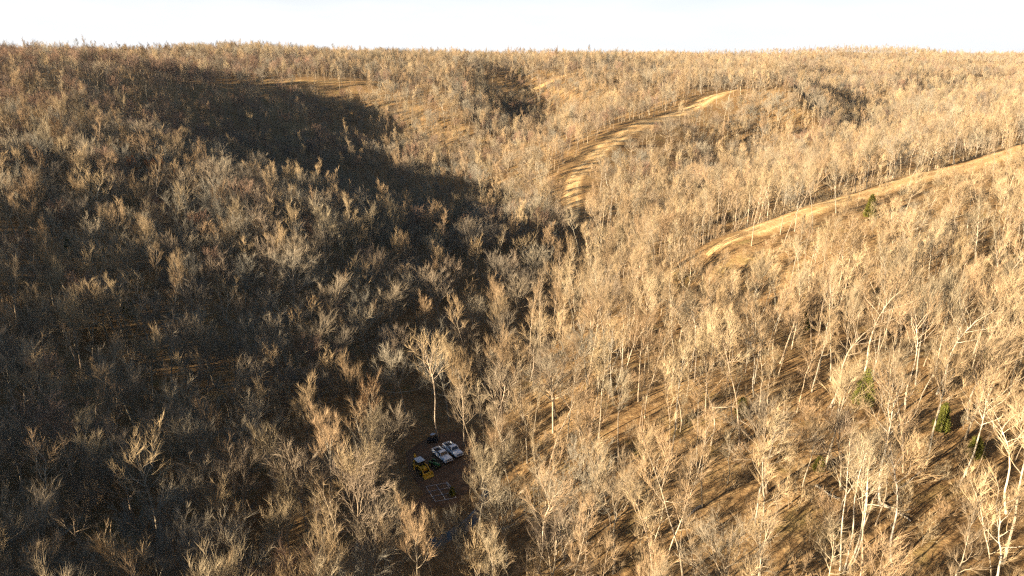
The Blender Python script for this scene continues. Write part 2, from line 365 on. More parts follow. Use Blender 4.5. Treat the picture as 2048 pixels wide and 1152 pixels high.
track("grass_track", spur_line, 13.5, M_STRAW, label="mown straw coloured track climbing the wooded spur", clear=13, wfun=lambda f: .8 + .75 * f)
right_line = [at_depth(*a)[:2] for a in ((1415, 497, 203), (1430, 492, 205), (1530, 452, 217), (1640, 410, 232), (1830, 352, 262), (2040, 297, 300), (2200, 262, 335))]
track("dirt_road", right_line, 11.5, M_STRAW, label="pale dirt road running up the right hand ridge", clear=7)
bench = [at_depth(*a)[:2] for a in ((430, 163, 688), (560, 166, 700), (660, 168, 706), (760, 169, 712))]
track("ridge_track", bench, 13, M_DULL, off=.3, label="straw coloured track below the far ridge", clear=9)
bench2 = [at_depth(*a)[:2] for a in ((1040, 160, 800), (1100, 150, 815), (1170, 143, 830), (1250, 146, 840), (1320, 147, 850))]
track("ridge_path", bench2, 8, M_DULL, off=.3, label="brown path along the distant bench", clear=6)
track("valley_track", [at_depth(*a)[:2] for a in ((1700, 240, 555), (1740, 238, 560), (1850, 236, 570), (1930, 234, 575))], 12, M_DULL, off=.3, label="bare strip in the far valley", clear=7)
lane = hp((690, 1110), (745, 1078), (800, 1045), (850, 1010), (890, 975))
track("farm_lane", lane, 3.6, M_MUD, label="two rut dirt lane in the shaded hollow", clear=2.6, ruts=True)
# clearing: an uneven disc
def patch(name, pix, m, off, label, kind="structure", n=14):
    P = np.array(hp(*pix)); c = P.mean(0); Q = smooth_line(np.r_[P, P[:1]], 3)[:-1]
    V = []; 
    for r in np.linspace(0, 1, n):
        for q in Q:
            p = c + (q - c) * r; V.append((p[0], p[1], float(height(p[0], p[1])) + off - (.1 if r > .99 else 0)))
    k = len(Q); F = [(i * k + j, i * k + (j + 1) % k, (i + 1) * k + (j + 1) % k, (i + 1) * k + j) for i in range(n - 1) for j in range(k)]
    b = MB(); b.add(V, F); o = link(name, b.mesh(name, [m], True)); tag(o, label, None, None, kind); return c, Q
CLEAR_C, CLEAR_Q = patch("dirt_clearing", ((812, 905), (870, 868), (935, 862), (975, 890), (968, 940), (935, 985), (905, 1018), (860, 1012), (838, 975), (815, 940)), M_MUD, .10, "bare dirt clearing in the shaded valley bottom")
creek = hp((1000, 945), (985, 965), (972, 990), (960, 1020), (940, 1050), (900, 1075), (850, 1095))
b = MB(); P = resample(smooth_line(creek), 1.2); T = np.gradient(P, axis=0); T /= np.linalg.norm(T, axis=1)[:, None]; Nn = np.stack([-T[:, 1], T[:, 0]], -1)
V = []
for i in range(len(P)):
    w = 2.0 * (.6 + .9 * vnoise(np.array(P[i, 0] / 5.), np.array(P[i, 1] / 5.)))
    z = min(float(height(*(P[i] + Nn[i] * s))) for s in (-1.5, 0, 1.5)) + .22
    for s in (-.5, -.17, .17, .5): q = P[i] + Nn[i] * s * w; V.append((q[0], q[1], max(z, float(height(*q)) + .03) if abs(s) < .4 else float(height(*q)) + .05))
b.add(V, [(i * 4 + j, i * 4 + j + 1, i * 4 + j + 5, i * 4 + j + 4) for i in range(len(P) - 1) for j in range(3)])
tag(link("creek_water", b.mesh("creek_water", [M_WATER], True)), "narrow creek reflecting blue sky between the trees", None, None, "structure"); KEEP_OUT.append((P, 1.5))
KEEP_OUT.append((resample(np.array([at_depth(*a)[:2] for a in ((960, 870, 139), (1050, 720, 178), (1085, 630, 210), (1120, 545, 250), (1145, 470, 293))]), 1.5), 4.0))    # the open creek bed up the ravine

# ------------------------------------------------------------------ tree kinds
def unit(v): return v / (np.linalg.norm(v) + 1e-9)
def grow(r, p, d, L, n, up, wig):
    P = [np.array(p)]; d = unit(np.array(d, float))
    for i in range(n):
        d = unit(d + np.array([0, 0, up]) + wig * r.normal(0, 1, 3)); P.append(P[-1] + d * L / n)
    return np.array(P)
def side(r, d, ang, az=None):
    d = unit(d); a = np.array([0, 0, 1.0]) if abs(d[2]) < .95 else np.array([1.0, 0, 0]); X = unit(np.cross(d, a)); Yv = np.cross(d, X)
    az = r.uniform(0, 2 * math.pi) if az is None else az
    return unit(d * math.cos(ang) + (X * math.cos(az) + Yv * math.sin(az)) * math.sin(ang))
def along(P, f):
    x = f * (len(P) - 1); i = min(int(x), len(P) - 2); a = x - i; return P[i] * (1 - a) + P[i + 1] * a, P[i + 1] - P[i]
def make_tree(seed, H=22, bole=.45, lead=.7, W=6.5, nl=12, ang=(20, 62), r0=.26, stems=1, lean=.03, n2=7, n3=5, nt=6, tw=(.9, 1.8), tr=.019, wig=.10, spread=.0, droop=.12):
    """a bare tree: the stem runs to lead*H, limbs leave it from bole*H upward and end on a dome of radius W that tops out at H"""
    r = np.random.default_rng(seed); tk = MB(); cr = MB(); st = []
    for s in range(stems):
        az = s * 2 * math.pi / stems + r.uniform(0, 1); d0 = np.array([math.cos(az) * (lean + spread), math.sin(az) * (lean + spread), 1.0])
        p0 = np.array([math.cos(az), math.sin(az), 0]) * (0 if stems == 1 else .35) - np.array([0, 0, .8])
        h = H * (1 if s == 0 else r.uniform(.82, .98))
        P = grow(r, p0, d0, h * lead + .8, 12, .04, wig * .45); k = (1 if stems == 1 else .75)
        f = np.linspace(0, 1, 13); rad = r0 * k * (1 - .72 * f ** 1.1); rad[0] *= 1.5; rad[1] *= 1.08
        tk.tube(P, rad, 7); st.append((P, rad, h))
    ga = r.uniform(0, 6)
    for P, rad, h in st:
        zc = h * bole
        for i in range(nl + 1):
            last = i == nl
            f = 1.0 if last else bole / lead + (1 - bole / lead) * (i + r.uniform(0, .9)) / nl
            p, d = along(P, min(f, .995)); ga += 2.4 + r.uniform(-.4, .4); rr = np.interp(f, np.linspace(0, 1, len(P)), rad)
            q = i / nl
            if last: a0 = R(4); v = d
            else: a0 = R(ang[1] + (ang[0] - ang[1]) * q + r.uniform(-9, 9)); v = side(r, np.array([0, 0, 1.0]) * .8 + unit(d) * .2, a0, ga)
            ae = a0 * .82; A = (math.sin(ae) / W) ** 2 + (math.cos(ae) / (h - zc)) ** 2; hz = (p[2] - zc) / (h - zc); Bq = math.cos(ae) * hz / (h - zc)
            LL = max(1.2, (-Bq + math.sqrt(max(Bq * Bq - A * (hz * hz - 1), .001))) / A) * r.uniform(.68, 1.04) - tw[0] * .6
            LL = max(LL, 1.2)
            B = grow(r, p, v, LL, 6, droop, wig); r1 = min(rr * (.9 if last else .7), .014 * LL + .022)
            br = r1 * (1 - .8 * np.linspace(0, 1, 7)); tk.tube(B, br, 5)
            branches(r, cr, B, br, LL, n2, n3, nt, tw, tr, wig, droop)
    return tk, cr
def branches(r, cr, B, br, LL, n2, n3, nt, tw, tr, wig, droop):
    for j in range(n2):
        f = .25 + .75 * (j + r.uniform(0, 1)) / n2; f = min(f, .99); p, d = along(B, f)
        L2 = LL * r.uniform(.34, .55) * (1.1 - .5 * f); B2 = grow(r, p, side(r, d, R(r.uniform(18, 44))), L2, 3, droop * 1.3, wig); r2 = min(np.interp(f, np.linspace(0, 1, len(br)), br) * .7, .045)
        rr = np.linspace(r2, max(r2 * .35, tr * .9), 4); cr.tube(B2, rr, 4)
        for k in range(n3):
            f3 = .2 + .8 * (k + r.uniform(0, 1)) / n3; p3, d3 = along(B2, min(f3, .99))
            L3 = max(.5, L2 * r.uniform(.35, .6)); B3 = grow(r, p3, side(r, d3, R(r.uniform(12, 36))), L3, 2, droop * 1.5, wig); cr.tube(B3, [tr * 1.15, tr * .9, tr * .6], 3)
            for m in range(nt):
                f4 = (m + r.uniform(0, 1)) / nt; p4, d4 = along(B3, min(f4, .99))
                dd = unit(side(r, d4, R(r.uniform(8, 34))) + np.array([0, 0, droop * 1.5])); cr.cone(p4, p4 + dd * r.uniform(*tw), tr * r.uniform(.6, .95))

KINDS = {}   # key -> dict(trunk mesh, crown mesh, height, words)
def kind(key, words, tm=M_BARK, cm=M_TWIG, **kw):
    tk, cr = make_tree(**kw)
    KINDS[key] = dict(tk=tk.mesh(key + "_trunk", [tm], True), cr=cr.mesh(key + "_crown", [cm]), H=kw.get("H", 22), words=words)
    j = MB(); j.v = tk.v + cr.v; j.f = tk.f + [tuple(i + tk.n for i in f) for f in cr.f]; j.m = [0] * len(tk.f) + [1] * len(cr.f); j.n = tk.n + cr.n
    KINDS[key]["all"] = j.mesh(key, [tm, cm])
kind("broad", "broad fan crowned bare tree", cm=M_TWIGG, seed=1, H=20, bole=.34, lead=.58, W=7.0, nl=12, r0=.27, droop=.06, n2=7, n3=5, nt=4)
kind("broad_b", "wide round crowned bare tree", cm=M_TWIGG, seed=2, H=19, bole=.36, lead=.62, W=7.4, nl=12, ang=(20, 74), r0=.27, droop=.06, n2=7, n3=5, nt=4)
kind("broad_c", "spreading dome crowned bare tree", cm=M_TWIGG, seed=22, H=18, bole=.32, lead=.48, W=7.0, nl=10, ang=(14, 64), r0=.25, droop=.06, n2=8, n3=5, nt=4)
kind("vase", "vase shaped bare tree", seed=3, H=21, bole=.40, lead=.54, W=4.5, nl=9, ang=(8, 42), r0=.20, droop=.14, n2=7, n3=5, nt=4)
kind("vase_b", "upswept dense bare tree", seed=4, H=22, bole=.45, lead=.68, W=4.0, nl=11, ang=(12, 44), r0=.19, droop=.17, n2=7, n3=5, nt=4)
kind("tall", "tall narrow bare tree", seed=5, H=25, bole=.50, lead=.86, W=2.8, nl=13, ang=(18, 58), r0=.15, n2=4, n3=4, nt=3, wig=.13)
kind("tall_b", "tall high crowned bare tree", seed=6, H=26, bole=.58, lead=.80, W=3.5, nl=10, ang=(16, 60), r0=.155, n2=5, n3=4, nt=3, wig=.13)
kind("tall_c", "thin topped tall bare tree", seed=51, H=24, bole=.44, lead=.92, W=2.6, nl=15, ang=(25, 64), r0=.135, n2=4, n3=4, nt=3, wig=.15, lean=.07)
kind("slim_b", "slender wavy bare tree", seed=52, H=20, bole=.55, lead=.88, W=2.5, nl=9, ang=(15, 50), r0=.105, n2=4, n3=3, nt=3, wig=.18, lean=.08)
kind("vase_c", "lopsided open bare tree", seed=53, H=20, bole=.44, lead=.70, W=4.6, nl=8, ang=(10, 64), r0=.18, n2=6, n3=5, nt=3, wig=.15, lean=.10)
kind("broad_d", "low spreading bare tree", cm=M_TWIGG, seed=54, H=16, bole=.28, lead=.55, W=6.6, nl=10, ang=(22, 72), r0=.24, droop=.06, n2=7, n3=5, nt=4, wig=.13)
kind("forked", "twin stemmed bare tree", seed=7, H=22, bole=.46, lead=.74, W=3.8, nl=7, ang=(16, 56), r0=.16, stems=2, spread=.10, n2=5, n3=4, nt=3, wig=.13)
kind("pale", "pale white limbed bare tree", tm=M_BARKW, seed=8, H=24, bole=.46, lead=.66, W=5.4, nl=9, ang=(15, 60), r0=.19, wig=.16, n2=5, n3=4, nt=3)
kind("crooked", "crooked open limbed bare tree", tm=M_BARKW, seed=9, H=19, bole=.40, lead=.66, W=5.6, nl=8, ang=(25, 72), r0=.17, wig=.20, n2=5, n3=4, nt=3, droop=.08)
kind("clump", "multi stemmed bare tree clump", tm=M_BARKW, seed=10, H=20, bole=.52, lead=.80, W=3.6, nl=6, ang=(18, 56), r0=.15, stems=4, spread=.16, n2=4, n3=3, nt=3, wig=.14)
kind("ruddy", "mauve brown twigged bare tree", cm=M_TWIGR, seed=12, H=19, bole=.36, lead=.56, W=6.2, nl=11, r0=.24, droop=.06, n2=7, n3=5, nt=4)
kind("slim", "slim young bare tree", seed=13, H=18, bole=.42, lead=.88, W=2.2, nl=10, ang=(22, 58), r0=.095, n2=3, n3=3, nt=3, wig=.13)
kind("spindly", "spindly leaning bare sapling", seed=14, H=14, bole=.40, lead=.85, W=2.1, nl=9, ang=(22, 60), r0=.085, lean=.13, n2=3, n3=3, nt=3, wig=.13)
kind("brush", "low bare brush", seed=15, H=5, bole=.15, lead=.5, W=2.2, nl=7, ang=(15, 60), r0=.05, stems=2, spread=.2, n2=4, n3=3, nt=3, tw=(.4, .9), tr=.016)
kind("rusty", "bare tree with rusty leaves", cm=M_RUST, seed=16, H=16, bole=.30, lead=.56, W=6.6, nl=12, r0=.24, n2=8, n3=6, nt=6, tw=(.3, .8), tr=.05)
KEYS = list(KINDS)

# ------------------------------------------------------------------ where trees may stand
def blocked(x, y, extra=0.0):
    x = np.asarray(x); out = np.zeros(x.shape, bool)
    for P, w in KEEP_OUT:
        for p in P[::2]: out |= (x - p[0]) ** 2 + (y - p[1]) ** 2 < (w + extra) ** 2
    # clearing polygon
    n = len(CLEAR_Q); ins = np.zeros(x.shape, bool)
    for i in range(n):
        x0, y0 = CLEAR_Q[i]; x1, y1 = CLEAR_Q[(i + 1) % n]
        ins ^= ((y0 > y) != (y1 > y)) & (x < (x1 - x0) * (y - y0) / (y1 - y0 + 1e-12) + x0)
    return out | ins
def scatter(n_try, y0, y1, dmin_fun, umax=(-1.25, 1.0), seed=3):
    """dart throwing on a hash grid"""
    r = np.random.default_rng(seed); cell = {}; pts = []
    y = np.sqrt(r.uniform((y0 + 110) ** 2, (y1 + 110) ** 2, n_try)) - 110; x = r.uniform(umax[0], umax[1], n_try) * (y + 60)
    ok = ~blocked(x, y); x = x[ok]; y = y[ok]; dm = dmin_fun(x, y); cs = float(dm.max())
    for a, b, d in zip(x, y, dm):
        i, j = int(a // cs), int(b // cs); good = True
        for ii in (i - 1, i, i + 1):
            for jj in (j - 1, j, j + 1):
                for (p, q, e) in cell.get((ii, jj), ()):
                    if (p - a) ** 2 + (q - b) ** 2 < d * d: good = False; break
                if not good: break
            if not good: break
        if good: cell.setdefault((i, j), []).append((a, b, d)); pts.append((a, b))
    return np.array(pts)
def creek_side(x, y):
    """below zero left of the creek (the shaded hill), above zero right of it (the sunny slope)"""
    cy = np.array([-80, 60, 96, 104, 120, 135, 170, 200, 240, 285, 330]); cx = np.array([-70, -64, -24, -20, -12, -7, 3, 9, 17, 25, 30])
    return x - np.interp(y, cy, cx)

near = scatter(60000, -50, 330, lambda x, y: np.where(x < -.80 * (y + 60), 6.2, np.where(creek_side(x, y) > 0, 4.25, np.where((creek_side(x, y) > -38) & (y > 128) & (y < 270), 8.2, 4.9))) * (.75 + .6 * vnoise(x / 14, y / 14)), (-1.9, 1.3), 3)
mid = scatter(90000, 330, 1000, lambda x, y: 5.9 * (.75 + .6 * vnoise(x / 18, y / 18)), (-1.05, 1.0), 4)
far = scatter(90000, 1000, 2600, lambda x, y: np.full(x.shape, 9.0), (-.95, .95), 5)
vfar = scatter(40000, 2600, 9000, lambda x, y: np.full(x.shape, 30.0), (-.85, .85), 6)
print("trees", len(near), len(mid), len(far), len(vfar))

LEFT_W = dict(broad_d=5, vase_c=3, tall_c=.6, slim_b=1.5, broad=5, broad_b=4, broad_c=5, vase=3, vase_b=2, tall=.7, forked=2, pale=.8, crooked=1.5, ruddy=2, slim=2, spindly=1)
RIGHT_W = dict(broad_d=.3, vase_c=2.5, tall_c=5, slim_b=8, broad=.5, broad_c=.5, vase=3, vase_b=3, tall=5, tall_b=5, forked=2, pale=1, crooked=1, clump=.5, slim=8, spindly=4)
FAR_W = dict(broad_d=3, vase_c=3, tall_c=2, broad=3, broad_b=3, broad_c=4, vase=4, vase_b=4, tall=3, forked=2, pale=1, ruddy=2, slim=2)
def pick(r, W): k = list(W); w = np.array([W[i] for i in k], float); return k[r.choice(len(k), p=w / w.sum())]
r = np.random.default_rng(21)
TREES = []     # (x, y, z, kind, scale, rz, tiltx, tilty)
def put(x, y, key, sc, rz=None, tilt=.05):
    TREES.append((x, y, float(height(x, y)), key, sc, r.uniform(0, 6.28) if rz is None else rz, r.normal(0, tilt), r.normal(0, tilt), r.uniform(.82, 1.2)))
for x, y in near: put(x, y, pick(r, RIGHT_W if creek_side(x, y) > 2 else LEFT_W), r.uniform(.78, 1.1), tilt=.035 if creek_side(x, y) > 2 else .05)
N_NEAR = len(TREES)
HERO = [("pale", 868, 640, 1.2), ("vase_b", 922, 690, 1.08), ("tall_b", 935, 588, .95), ("broad", 1012, 500, 1), ("vase", 1005, 585, .95), ("vase", 1000, 655, 1), ("broad_c", 1048, 445, .8), ("broad", 830, 540, .9), ("broad", 1323, 383, 1.05),
    ("crooked", 130, 365, .95), ("crooked", 175, 325, 1), ("broad", 470, 425, 1), ("broad", 360, 460, .95), ("broad", 388, 555, .95), ("broad_c", 350, 620, .85), ("broad", 660, 545, 1), ("broad_c", 280, 665, .8), ("crooked", 50, 700, 1.15), ("broad", 620, 625, 1),
    ("broad", 315, 955, 1), ("vase", 235, 1030, 1.05), ("vase", 400, 1085, .9), ("ruddy", 580, 1080, .9), ("vase_b", 530, 850, 1.05), ("vase_b", 640, 815, 1.1), ("broad", 730, 1005, .9), ("vase", 745, 865, 1), ("vase", 795, 955, 1), ("vase_b", 822, 1010, .95),
    ("vase", 700, 700, 1), ("vase_b", 600, 760, 1.05), ("broad", 460, 850, .9), ("vase", 690, 875, .9), ("pale", 1078, 905, .95), ("vase", 988, 872, 1), ("vase_b", 948, 890, .95), ("broad", 1095, 1010, .95), ("vase", 1240, 915, 1), ("clump", 1745, 840, 1.2),
    ("pale", 1850, 830, 1.0), ("pale", 1965, 850, 1.0), ("crooked", 1985, 640, 1), ("tall_c", 1930, 1010, 1.0), ("crooked", 2030, 960, .95), ("tall_b", 1780, 640, 1), ("pale", 1700, 580, 1), ("vase", 1130, 560, .9), ("broad_c", 1180, 640, .9), ("broad", 1110, 690, 1),
    ("tall_c", 1355, 880, 1.05), ("slim_b", 1430, 780, 1.1), ("tall_b", 1530, 770, 1.1), ("rusty", 252, 316, .8), ("rusty", 300, 322, .85), ("rusty", 348, 345, .7), ("broad", 900, 1040, .75), ("vase", 960, 1060, .8), ("vase", 930, 1030, .7), ("vase_c", 865, 1048, .75), ("broad", 1015, 965, .8), ("vase_c", 780, 1040, .8)]
HXY = []
for key, u, v, sc in HERO:
    p = hit(u, v, KINDS[key]["H"] * sc); HXY.append(p[:2])
HXY = np.array(HXY)
TREES = [t for t in TREES if np.min(np.hypot(HXY[:, 0] - t[0], HXY[:, 1] - t[1])) > 4.2]
for (key, u, v, sc), p in zip(HERO, HXY): put(p[0], p[1], key, sc, tilt=.02)
for x, y in mid:
    if y > 780 and -.46 < x / y < -.02 and r.random() < .4: put(x, y, pick(r, dict(vase_c=2, vase=3, broad=3, forked=1)), r.uniform(.9, 1.2)); continue      # taller crowns along the far left ridge
    if x < -.25 * y and r.random() < .35: put(x, y, "ruddy", r.uniform(.7, 1.0)); continue      # mauve brown stand on the left ridge
    put(x, y, pick(r, FAR_W), r.uniform(.6, .95) if r.random() < .85 else r.uniform(.95, 1.15))
brush = scatter(9000, 20, 300, lambda x, y: np.where(creek_side(x, y) > 0, 4.2, 4.2) * (.6 + .9 * vnoise(x / 11, y / 11 + 40)), (-1.0, 1.0), 8)
for x, y in brush: put(x, y, "brush", r.uniform(.5, 1.25), tilt=.12)
for x, y in far: put(x, y, pick(r, FAR_W), r.uniform(.75, 1.05))
for x, y in vfar: put(x, y, pick(r, FAR_W), r.uniform(.9, 1.3))

# the mown verges, the road and the yard are open towards the viewer: no crowns stand in front of them
OPEN = [(u, v, 7) for P_, st in ((((1152, 440), (1148, 415), (1143, 380), (1150, 345), (1200, 298), (1250, 268), (1300, 240), (1400, 198), (1475, 187)), 9), (((1430, 490), (1530, 452), (1640, 410), (1830, 352), (2048, 296)), 12),
        (((440, 163), (560, 166), (660, 168), (750, 169)), 9)) for a, b2 in zip(P_[:-1], P_[1:]) for u, v in [(a[0] + (b2[0] - a[0]) * t, a[1] + (b2[1] - a[1]) * t) for t in np.arange(0, 1, st / math.dist(a, b2))]]
OPEN += [(u + k, v, 7) for u, v, _ in OPEN[:60] if v > 330 for k in (-9, 9)]
OPEN += [(u, v, 10) for u in range(826, 912, 9) for v in range(880, 1003, 9) if (v < 960 or u < 900) and (u < 880 or v > 880)]
OPEN += [(u, v - k, 7) for u, v in ((1738, 438), (1724, 815), (1604, 665), (1946, 918), (1880, 868), (1636, 945), (1482, 832)) for k in (4, 18, 34)]
OPEN = np.array(OPEN)
rr_ = np.random.default_rng(5); keep = []
SPARSE = [(1600, 425), (1760, 372), (1900, 335), (2060, 305), (2060, 395), (1850, 415), (1650, 455)]
def in_poly(u, v, Q):
    c = False
    for (a, b), (d, e) in zip(Q, Q[1:] + Q[:1]):
        if (b > v) != (e > v) and u < (d - a) * (v - b) / (e - b) + a: c = not c
    return c
WID = {k: (.5 if k in ("slim", "spindly") else .9) * 5.0 for k in KEYS}
for tr in TREES:
    x, y, z, key, sc = tr[:5]
    if 20 < y < 700 and key != "brush":
        h = KINDS[key]["H"] * sc
        ub, vb, _ = project((x, y, z))
        if in_poly(ub, vb, SPARSE) and rr_.random() < .62: continue
        u0, v0, f0 = project((x, y, z)); u1, v1, f1 = project((x, y, z + h)); um, vm, fm = project((x, y, z + h * .62)); wpx = WID[key] * sc * FPX / fm
        inner = ((np.abs(OPEN[:, 0] - um) < wpx * .8) & (OPEN[:, 1] > v1) & (OPEN[:, 1] < v0 - .42 * (v0 - v1))) | ((np.abs(OPEN[:, 0] - u0) < 2) & (OPEN[:, 1] > v1) & (OPEN[:, 1] < v0))
        yard = inner & (OPEN[:, 2] > 8)
        if yard.any() or (inner.any() and rr_.random() < .95): continue
    keep.append(tr)
N_NEAR = sum(1 for t in keep if t[1] < 330 and t[3] != "brush")
TREES = sorted(keep, key=lambda t: (t[3] == "brush", t[1] >= 330))
# individuals: the 300 that show largest
def show(tr):
    x, y, z, key, sc = tr[:5]; h = KINDS[key]["H"] * sc
    u, v, f = project((x, y, z + h * .6)); return u, v, f, h
cand = []
for i, tr in enumerate(TREES[:N_NEAR]):
    u, v, f, h = show(tr)
    if f > 20 and -10 < u < 2058 and v < 1160: cand.append((-9 if key == "rusty" else -(h ** 1.2) / f, i))
cand.sort(); IND = [i for _, i in cand[:300]]; IND_OBJ = []
indset = set(IND)
for i in IND:
    x, y, z, key, sc, rz, tx, ty, wd = TREES[i]
    e = empty("bare_tree", (x, y, z), rz, tx, ty, sc); e.scale = (sc * wd, sc * wd, sc); tag(e, KINDS[key]["words"], "tree", "leafless trees")
    link("trunk", KINDS[key]["tk"], e); link("crown", KINDS[key]["cr"], e); IND_OBJ.append(e)

# everything else of the woods: one mass
def woods(name, trees, label, order):
    col = bpy.data.collections.new(name + "_kinds")
    for k, key in enumerate(order):
        o = bpy.data.objects.new("%02d_kind" % k, KINDS[key]["all"]); col.objects.link(o)
    n = len(trees); me = bpy.data.meshes.new(name)
    me.from_pydata([t[:3] for t in trees], [], [])
    for nm, ty in (("rot", 'FLOAT_VECTOR'), ("scl", 'FLOAT_VECTOR'), ("knd", 'INT')): me.attributes.new(nm, ty, 'POINT')
    me.attributes["rot"].data.foreach_set("vector", np.array([[t[6], t[7], t[5]] for t in trees], np.float32).ravel())
    me.attributes["scl"].data.foreach_set("vector", np.array([[t[4] * t[8], t[4] * t[8], t[4]] for t in trees], np.float32).ravel())
    me.attributes["knd"].data.foreach_set("value", np.array([order.index(t[3]) for t in trees], np.int32))
    o = link(name, me); tag(o, label, "woodland", None, "stuff")
    g = bpy.data.node_groups.new(name, 'GeometryNodeTree')
    g.interface.new_socket("Geometry", in_out='INPUT', socket_type='NodeSocketGeometry'); g.interface.new_socket("Geometry", in_out='OUTPUT', socket_type='NodeSocketGeometry')
    gi = g.nodes.new("NodeGroupInput"); go = g.nodes.new("NodeGroupOutput"); ci = g.nodes.new("GeometryNodeCollectionInfo")
    ci.inputs["Collection"].default_value = col; ci.inputs["Separate Children"].default_value = True; ci.inputs["Reset Children"].default_value = True
    ip = g.nodes.new("GeometryNodeInstanceOnPoints"); ip.inputs["Pick Instance"].default_value = True
    def na(nm, ty): a = g.nodes.new("GeometryNodeInputNamedAttribute"); a.data_type = ty; a.inputs["Name"].default_value = nm; return a.outputs["Attribute"]
    L = g.links.new
    L(gi.outputs[0], ip.inputs["Points"]); L(ci.outputs[0], ip.inputs["Instance"]); L(na("knd", 'INT'), ip.inputs["Instance Index"])
    L(na("rot", 'FLOAT_VECTOR'), ip.inputs["Rotation"]); L(na("scl", 'FLOAT_VECTOR'), ip.inputs["Scale"]); L(ip.outputs[0], go.inputs[0])
    md = o.modifiers.new("scatter", 'NODES'); md.node_group = g
    return o
woods("bare_woodland", [t for i, t in enumerate(TREES) if i not in indset], "leafless grey brown woodland covering the hills to the horizon", KEYS)

# ------------------------------------------------------------------ cedars, logs, bush
def make_cedar(seed, H, Wd, n=1500):
    r = np.random.default_rng(seed); tk = MB(); cr = MB()
    tk.tube(grow(r, np.array([0, 0, -.4]), (0, 0, 1), H * .92, 6, 0, .02), np.linspace(.16, .03, 7), 6)
    lob = [(r.uniform(0, 6.28), r.uniform(.1, .9), r.uniform(.75, 1.2)) for _ in range(14)]
    for _ in range(n):
        f = r.beta(1.1, 1.6); az = r.uniform(0, 6.28); wz = Wd * (1 - f) ** .75 * (.55 + .45 * min(1, f * 6 + .3))
        for a, b, g in lob:
            dd = abs((az - a + 3.14) % 6.28 - 3.14)
            if dd < .5 and abs(f - b) < .12: wz *= g
        rad = wz * r.uniform(.25, 1) ** .5; z = H * (.06 + .92 * f)
        p = np.array([rad * math.cos(az), rad * math.sin(az), z]); d = unit(np.array([math.cos(az), math.sin(az), r.uniform(.3, 1.4)]) + r.normal(0, .35, 3))
        cr.cone(p, p + d * r.uniform(.35, .8), r.uniform(.05, .12))
    return tk.mesh("cedar_trunk", [M_BARK], True), cr.mesh("cedar_crown", [M_CEDAR])
CED = [make_cedar(31, 7.5, 1.9), make_cedar(32, 6.5, 1.5), make_cedar(33, 5, 1.7, 1100)]
for u, v, k, sc, lab in ((1738, 438, 0, 1.05, "dark green cedar on the brown slope just below the dirt road"),
        (1724, 815, 0, 1.05, "dark green cedar among bare trees in the middle of the sunny slope"),
        (1604, 665, 1, .95, "narrow green cedar high on the sunny slope above the larger cedar"),
        (1946, 918, 2, .85, "small squat green cedar near the right edge of the sunny slope"),
        (1880, 868, 1, .9, "dull green cedar half hidden by pale trunks right of the large cedar"),
        (1482, 832, 2, .8, "small olive cedar in tree shade left of the large cedar"),
        (1636, 945, 2, .6, "low bushy green cedar beside the fallen logs"),
        (1975, 720, 2, .6, "tiny dark cedar under pale limbs near the right edge"),
        (1040, 152, 1, 1.5, "lone green cedar on the distant ridge path"),
        (262, 640, 0, 1.0, "dark cedar deep in the shaded hillside"),
        (142, 520, 1, 1.0, "dark cedar in shadow near the left edge")):
    p = hit(u, v); e = empty("cedar_tree", tuple(p), r.uniform(0, 6.28), 0, 0, sc); tag(e, lab, "evergreen tree", "cedars among the bare trees")
    link("trunk", CED[k][0], e); link("crown", CED[k][1], e)
p = hit(905, 992); e = empty("green_bush", tuple(p), 0, 0, 0, .42); tag(e, "small bright green bush beside the white pipe frame", "bush")
link("foliage", CED[2][1], e); link("stem", CED[2][0], e)
def log_thing(u0, v0, u1, v1, rad, label, seed):
    a, b2 = hit(u0, v0), hit(u1, v1); rr = np.random.default_rng(seed); m = MB(); L = np.linalg.norm(b2 - a); P = a + (b2 - a) * np.linspace(0, 1, 9)[:, None] - a
    P[:, 2] = [float(height(a[0] + q[0], a[1] + q[1])) - a[2] + rad * .7 for q in P]; P += rr.normal(0, .05, P.shape)
    m.tube(P, np.linspace(rad, rad * .35, 9), 8); o = link("fallen_log", m.mesh("fallen_log", [M_BARKW], True)); o.location = a; tag(o, label, "log")
    g = MB()
    for k in range(7):
        p, d = along(P, rr.uniform(.45, 1)); B = grow(rr, p, side(rr, d, R(rr.uniform(25, 60))) + np.array([0, 0, .4]), rr.uniform(1.5, 3.5), 4, .03, .15); g.tube(B, np.linspace(.06, .015, 5), 4)
    link("branch", g.mesh("log_branches", [M_BARKW]), o)
log_thing(1757, 1008, 1822, 1046, .30, "pale fallen log lying across the sunny slope by the white clump", 1)
log_thing(1632, 975, 1672, 1000, .24, "short fallen log left of the white multi stemmed clump", 2)
log_thing(1400, 1015, 1350, 1060, .2, "thin fallen log low on the sunny slope above the bottom edge", 3)

